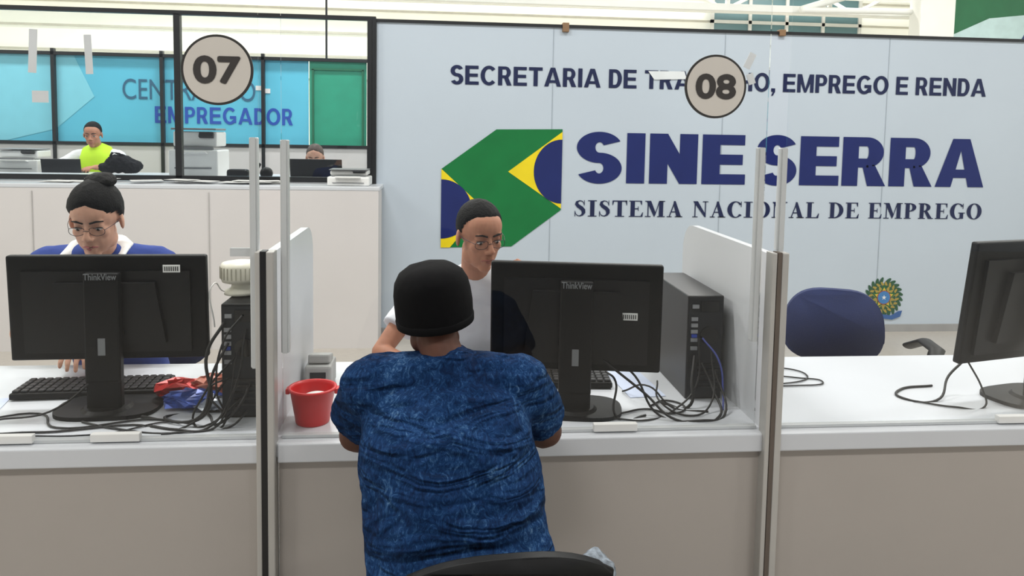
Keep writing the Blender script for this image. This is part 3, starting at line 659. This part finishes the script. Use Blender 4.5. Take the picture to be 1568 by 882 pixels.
def person(name,head,hyaw,hpitch,hroll,neck,shL,shR,chest,pelvis,elL,elR,wrL,wrR,knL,knR,ftL,ftR,skin,shirt,pants,
           rx=.17,ry=.115,arm=.044,sleeve=.6,hk=1.0,hands=((0,-1,0),(0,0,-1),(0,-1,0),(0,0,-1)),curl=(25,25),vox=.004,loose=.012,shoe=None,fwd=-1,collar=0,disp=(.012,.09),hip=1.0,fat=1.0):
    g=grp(name,(pelvis[0],pelvis[1],0)); g0=grp('body',(-pelvis[0],-pelvis[1],0),parent=g)
    M=Matrix.Translation(head)@Matrix.Rotation(rad(hyaw),4,'Z')@Matrix.Rotation(rad(hpitch),4,'X')@Matrix.Rotation(rad(hroll),4,'Y')
    neck,shL,shR,chest,pelvis,elL,elR,wrL,wrR=[Vector(q) for q in (neck,shL,shR,chest,pelvis,elL,elR,wrL,wrR)]
    ax=(shR-shL).normalized(); mid=(shL+shR)/2
    b=B(); add_head(b,M,hk,fat)
    base=M@Vector((0,.022,-.05)); b.tube([neck-(base-neck)*.3,neck,base],[(.062,.058),(.052*hk,.052*hk),(.05*hk,.054*hk)],side=ax)
    b.tube([pelvis,chest,mid,neck],[(rx*.85,ry*.85),(rx*.85,ry*.8),(rx*.7,ry*.6),(.05,.05)],side=ax)
    for sh,el,wr,i in ((shL,elL,wrL,0),(shR,elR,wrR,1)):
        mu=el+(sh-el)*.5; mf=el+(wr-el)*.35
        b.tube([sh,mu,el],[arm*1.05,arm,arm*.84]); b.tube([el,mf,wr],[arm*.86,arm*.86,arm*.56])
        hand(b,wr,hands[2*i],hands[2*i+1],curl[i],side=(1 if i==0 else -1)*(1 if fwd<0 else -1)*1,k=hk)
    b.done('skin_surface',skin,g0,voxel=vox,it=3)
    b=B(); t=loose; wa=pelvis+(chest-pelvis)*.5
    b.tube([pelvis-(chest-pelvis)*.12,pelvis,wa,chest,mid-(mid-chest)*.25,mid+(neck-mid)*.35],[(rx*1.02*hip,ry*1.08),(rx*1.03*hip,ry*1.08),(rx*.98*hip,ry*1.06),(rx*1.06,ry*1.06),(rx*1.0,ry*.92),(rx*.55,ry*.62)],side=ax,seg=32)
    b.tube([shL,mid+(neck-mid)*.3,shR],[arm+.012+t,(.07,.075),arm+.012+t],side=(0,1,0))
    for sh in (shL,shR):
        b.tube([neck-(neck-mid)*.12,(sh+neck)/2-Vector((0,0,.008)),sh],[.058,.052,arm+t+.006])
    if collar:
        nd=(base-neck).normalized(); b.tube([mid+Vector((0,0,.02)),neck-nd*.02,neck+nd*collar],[(.10,.08),(.082,.078),(.070,.070)],side=ax,round_=False)
    for sh,el in ((shL,elL),(shR,elR)):
        e=sh+(el-sh)*sleeve; b.tube([sh,sh+(el-sh)*.4,e],[arm+t+.012,arm+t+.010,arm+t+.012],round_=False)
    b.done('shirt',shirt,g0,voxel=.006,it=5,disp=disp)
    b=B(); b.ell(pelvis+Vector((0,0,-.02)),(rx*.98,ry*1.05,.11))
    sy=ax*rx*.5
    for kn,ft,s in ((knL,ftL,-1),(knR,ftR,1)):
        kn=Vector(kn); ft=Vector(ft); hp=pelvis+sy*s+Vector((0,0,-.02))
        b.tube([hp,(hp+kn)/2,kn],[.085,.08,.062]); b.tube([kn,(kn+ft)/2,ft],[.06,.055,.045])
    b.done('trousers',pants,g0,voxel=.008,it=4)
    b=B()
    for ft in (ftL,ftR):
        ft=Vector(ft); b.ell((ft.x,ft.y+fwd*.07,.045),(.045,.13,.045)); b.box((ft.x,ft.y+fwd*.07,.012),(.085,.25,.024),.01)
    b.done('shoes',shoe or M_BLACK,g0,voxel=.006,it=2)
    return g0,M
SK1=skinmat('skin_dark_brown',(88,56,44)); SK2=skinmat('skin_medium_brown',(180,128,104)); SK3=skinmat('skin_tan',(203,157,135))
JEAN=mat('washed_denim',(120,130,142),.9,var=.5,scale=40,bump=.3); DARKP=mat('dark_trousers',(30,34,48),.9)
H_BLACK=mat('hair_black',(6,5,5),.65,var=.3,scale=80,bump=.35,bscale=200,spec=.15)
def line_short(x,y):
    if y<-.03: return .088-max(0,abs(x)-.040)*.5
    if y<.0: return .083-(y+.03)*2.2
    if y<.03: return .014
    return .014-(y-.03)*1.0
def line_back(x,y):
    if y<-.03: return .094-abs(x)*.55
    return max(-.05,.062-(y+.03)*1.2)
# --- customer (back to camera)
g0,M=person('seated_customer',(-.012,1.735,1.156),184,12,3,(.02,1.67,1.05),(-.145,1.70,.995),(.19,1.70,.99),(.022,1.62,.88),(.070,1.475,.56),
   (-.20,1.84,.825),(.272,1.84,.825),(-.06,2.09,.785),(.13,2.09,.785),(-.10,1.86,.52),(.20,1.86,.52),(-.10,1.84,.09),(.20,1.84,.09),
   SK1,denim(),JEAN,rx=.185,ry=.125,arm=.052,sleeve=.62,hk=.92,hands=((.35,1,0),(0,0,-1),(-.35,1,0),(0,0,-1)),curl=(14,14),loose=.012,fwd=1,collar=.008,disp=(.022,.07),hip=1.07,fat=1.12)
face_parts(M,g0,.92,SK1,('lips_dark',(90,50,45)),('brow_black',(15,12,10)))
b=B(); Cp=M@Matrix.Translation((0,.010,.030))@Matrix.Rotation(rad(-15),4,'X')@Matrix.Rotation(rad(4),4,'Y')
b.lathe([(.072,-.050),(.080,-.053),(.0875,-.050),(.0905,-.03),(.0915,-.005),(.0905,.022),(.086,.045),(.075,.066),(.055,.080),(.028,.088),(.001,.090)],M=Cp,sy=1.15,seg=48)
b.done('cap',mat('cap_black',(6,6,8),.9,var=.2,bump=.1,bscale=60,spec=.15),g0,smooth=True,disp=(.006,.05))
b=B(); b.lathe([(.0875,-.054),(.0905,-.052),(.0918,-.038),(.0905,-.034)],M=Cp,sy=1.15,seg=48); b.done('cap_band',mat('cap_band',(10,10,12),.9,spec=.15),g0,smooth=True)
# peak of the cap, in front of his forehead (hidden from the counter side)
P=[]
for k in range(17):
    a=rad(200+140*k/16); P.append((.072*math.cos(a),-.045+.11*math.sin(a)))
b=B(); b.prism(P,-.044,-.036,M=Cp); b.done('cap_peak',mat('cap_band',(10,10,12),.9),g0)
g=grp('denim_bundle',(.31,1.39,.70)); random.seed(3); b=B(); b.ell((0,0,0),(.045,.05,.06)); b.ell((.02,.0,-.07),(.05,.05,.08)); b.ell((-.03,0,.0),(.04,.05,.04)); b.ell((.015,.0,-.2),(.045,.04,.14)); b.done('cloth',mat('ripped_denim',(110,118,126),.9,var=.7,scale=60,bump=.4),g,voxel=.006,it=2,disp=(.03,.03))  # crumpled lump of denim at the corner of the chair back
# --- young clerk facing camera
g0,M=person('office_clerk',(.14,2.58,1.222),22,14,-2,(.13,2.69,1.075),(-.06,2.74,.985),(.31,2.74,.985),(.12,2.82,.88),(.13,2.97,.57),
   (-.20,2.60,.81),(.42,2.58,.80),(-.02,2.40,.78),(.32,2.50,1.055),(0,2.70,.5),(.26,2.70,.5),(0,2.72,.09),(.26,2.72,.09),
   SK2,mat('white_tshirt',(220,222,228),.9,bump=.25,bscale=14),DARKP,rx=.155,ry=.10,arm=.038,sleeve=.62,
   hands=((.5,-.6,-.05),(0,0,-1),(-.45,0,.9),(-.8,.3,-.3)),curl=(15,62))
face_parts(M,g0,1,SK2,('lips_rose',(150,88,78)),('brow_dark',(25,18,14)))
glasses(M,g0,1,(50,50,60))
hair(M,g0,1,H_BLACK,line_short)
# --- woman on the left
g0,M=person('office_clerk',(-1.15,2.63,1.262),4,20,0,(-1.19,2.75,1.135),(-1.39,2.79,1.085),(-1.0,2.79,1.085),(-1.2,2.84,.95),(-1.2,2.97,.57),
   (-1.46,2.74,.85),(-.93,2.74,.85),(-1.24,2.69,.825),(-1.10,2.69,.825),(-1.30,2.66,.5),(-1.08,2.66,.5),(-1.30,2.68,.09),(-1.08,2.68,.09),
   SK3,mat('royal_blue_polo',(34,58,132),.85,bump=.2,bscale=20),DARKP,rx=.165,ry=.115,arm=.040,sleeve=.6,
   hands=((.25,-1,-.12),(0,0,-1),(-.25,-1,-.12),(0,0,-1)),curl=(20,20),fat=1.06)
face_parts(M,g0,1,SK3,('lips_pink',(170,95,95)),('brow_dark',(25,18,14)))
glasses(M,g0,1,(50,50,60))
hair(M,g0,1,H_BLACK,line_back,rx=.084,ry=.101,rz=.099,cz=.038,disp=(.005,.02))
b=B(); b.ell((0.02,.055,.122),(.045,.042,.026),M); b.ell((.035,.04,.125),(.028,.03,.02),M); b.ell((0,.07,.11),(.045,.045,.03),M); b.done('hair_bun',H_BLACK,g0,voxel=.004,disp=(.006,.015))
b=B()
for s in (-1,1):
    X=-1.195; b.tube([(X+s*.050,2.81,1.178),(X+s*.082,2.765,1.165),(X+s*.088,2.71,1.120),(X+s*.045,2.685,1.03)],[(.012,.024),(.012,.030),(.012,.034),(.010,.018)],side=(0,0.4,1))
b.done('white_collar',M_PAPER,g0,voxel=.004,it=2)
# --- man with reflective vest, rear desk
g0,M=person('office_clerk',(-3.31,7.55,1.50),8,14,0,(-3.31,7.64,1.35),(-3.50,7.66,1.29),(-3.12,7.66,1.29),(-3.31,7.70,1.15),(-3.31,7.82,.84),
   (-3.60,7.5,1.19),(-3.02,7.5,1.19),(-3.42,7.32,1.20),(-3.2,7.32,1.20),(-3.42,7.55,.66),(-3.2,7.55,.66),(-3.42,7.60,.09),(-3.2,7.60,.09),
   SK2,mat('white_shirt_back',(225,226,230),.9),DARKP,rx=.165,ry=.11,arm=.042,sleeve=.85,vox=.006,
   hands=((.25,-1,0),(0,0,-1),(-.25,-1,0),(0,0,-1)))
face_parts(M,g0,1,SK2,('lips_rose',(150,85,75)),('brow_dark',(25,18,14)))
hair(M,g0,1,H_BLACK,line_short)
b=B(); b.tube([(-3.31,7.80,.92),(-3.31,7.69,1.15),(-3.31,7.655,1.30)],[(.19,.15),(.195,.15),(.17,.125)],side=(1,0,0),seg=32); b.done('reflective_vest',mat('vest_lime_glow',(190,232,40),.7,emit=.15),g0,smooth=True)  # faint glow put into the lime of the vest
b=B(); b.tube([(-3.31,7.71,1.12),(-3.31,7.69,1.15)],[(.197,.153)]*2,side=(1,0,0),seg=32,round_=False); b.done('vest_stripe',M_GREY,g0)
b=B(); b.box((-3.31,7.85,.72),(.36,.34,.05),.02); b.tube([(-3.31,7.85,0.02),(-3.31,7.85,.7)],[.03,.03]); b.lathe([(.2,0),(.19,.02),(.03,.04)],(-3.31,7.85,0)); b.done('bar_stool',M_BLACK)
g=grp('laptop',(-3.38,7.12,1.15),8); b=B(); b.box((0,.06,.008),(.32,.2,.016),.004); b.box((0,-.06,.07),(.32,.012,.135),.004,rot=(12,0,0)); b.done('body',M_DGREY,g)
g=grp('backpack',(-2.90,7.14,1.16)); b=B(); b.ell((0,0,.085),(.13,.10,.085)); b.ell((.07,.02,.06),(.12,.1,.065)); b.ell((-.08,-.02,.05),(.10,.08,.05)); b.tube([(-.08,-.06,.1),(-.03,-.08,.19),(.04,-.04,.17)],[(.016,.006)]*3); b.done('bag',mat('bag_black',(14,16,22),.85,bump=.4,bscale=20,spec=.2),g,voxel=.006,disp=(.03,.04))
# --- head behind the laptop at the rear counter
g0,M=person('office_clerk',(-1.13,6.95,1.33),0,18,0,(-1.13,7.04,1.18),(-1.31,7.06,1.11),(-.95,7.06,1.11),(-1.13,7.10,.98),(-1.13,7.22,.62),
   (-1.40,6.97,.88),(-.86,6.97,.88),(-1.25,6.84,.9),(-1.0,6.84,.9),(-1.22,6.98,.5),(-1.03,6.98,.5),(-1.22,7.0,.09),(-1.03,7.0,.09),
   SK3,mat('shirt_dark',(40,45,60),.9),DARKP,rx=.16,ry=.11,arm=.04,vox=.006)
face_parts(M,g0,1,SK3,('lips_pink',(170,95,95)),('brow_dark',(25,18,14)))
hair(M,g0,1,mat('hair_brown',(60,42,34),.6),line_back)
office_chair((-1.13,7.25,0),0,M_BLACK,.9,False)
g=grp('laptop',(-1.0,6.2,1.18),-4); b=B(); b.box((0,.12,.01),(.42,.22,.018),.004); b.box((0,0,.085),(.42,.014,.165),.005,rot=(10,0,0)); b.done('body',M_BLACK,g)
# ---------------------------------------------------------------- lights
def fixture(x,y,z,p,sx=1.4,sy=.4):
    g=grp('ceiling_light',(x,y,z)); b=B(); b.box((0,0,.04),(sx+.06,sy+.06,.05),.005); b.tube([(0,0,.06),(0,0,.69)],[.012,.012]); b.done('housing',M_STEEL,g)
    l=bpy.data.lights.new('lamp','AREA'); l.shape='RECTANGLE'; l.size=sx; l.size_y=sy; l.energy=p; l.color=(1,.985,.965)
    o=bpy.data.objects.new('lamp',l); COL.objects.link(o); o.parent=g; o.location=(0,0,-.0)
for x in (-5,-1.2,2.6,6.5):
    for y in (-1.2,3.2,7.4,11.5): fixture(x,y,4.9,{-1.2:78,3.2:112}.get(y,116))
w=bpy.data.worlds.new('world'); S.world=w; w.use_nodes=True
w.node_tree.nodes['Background'].inputs[0].default_value=(.9,.95,1,1); w.node_tree.nodes['Background'].inputs[1].default_value=.32
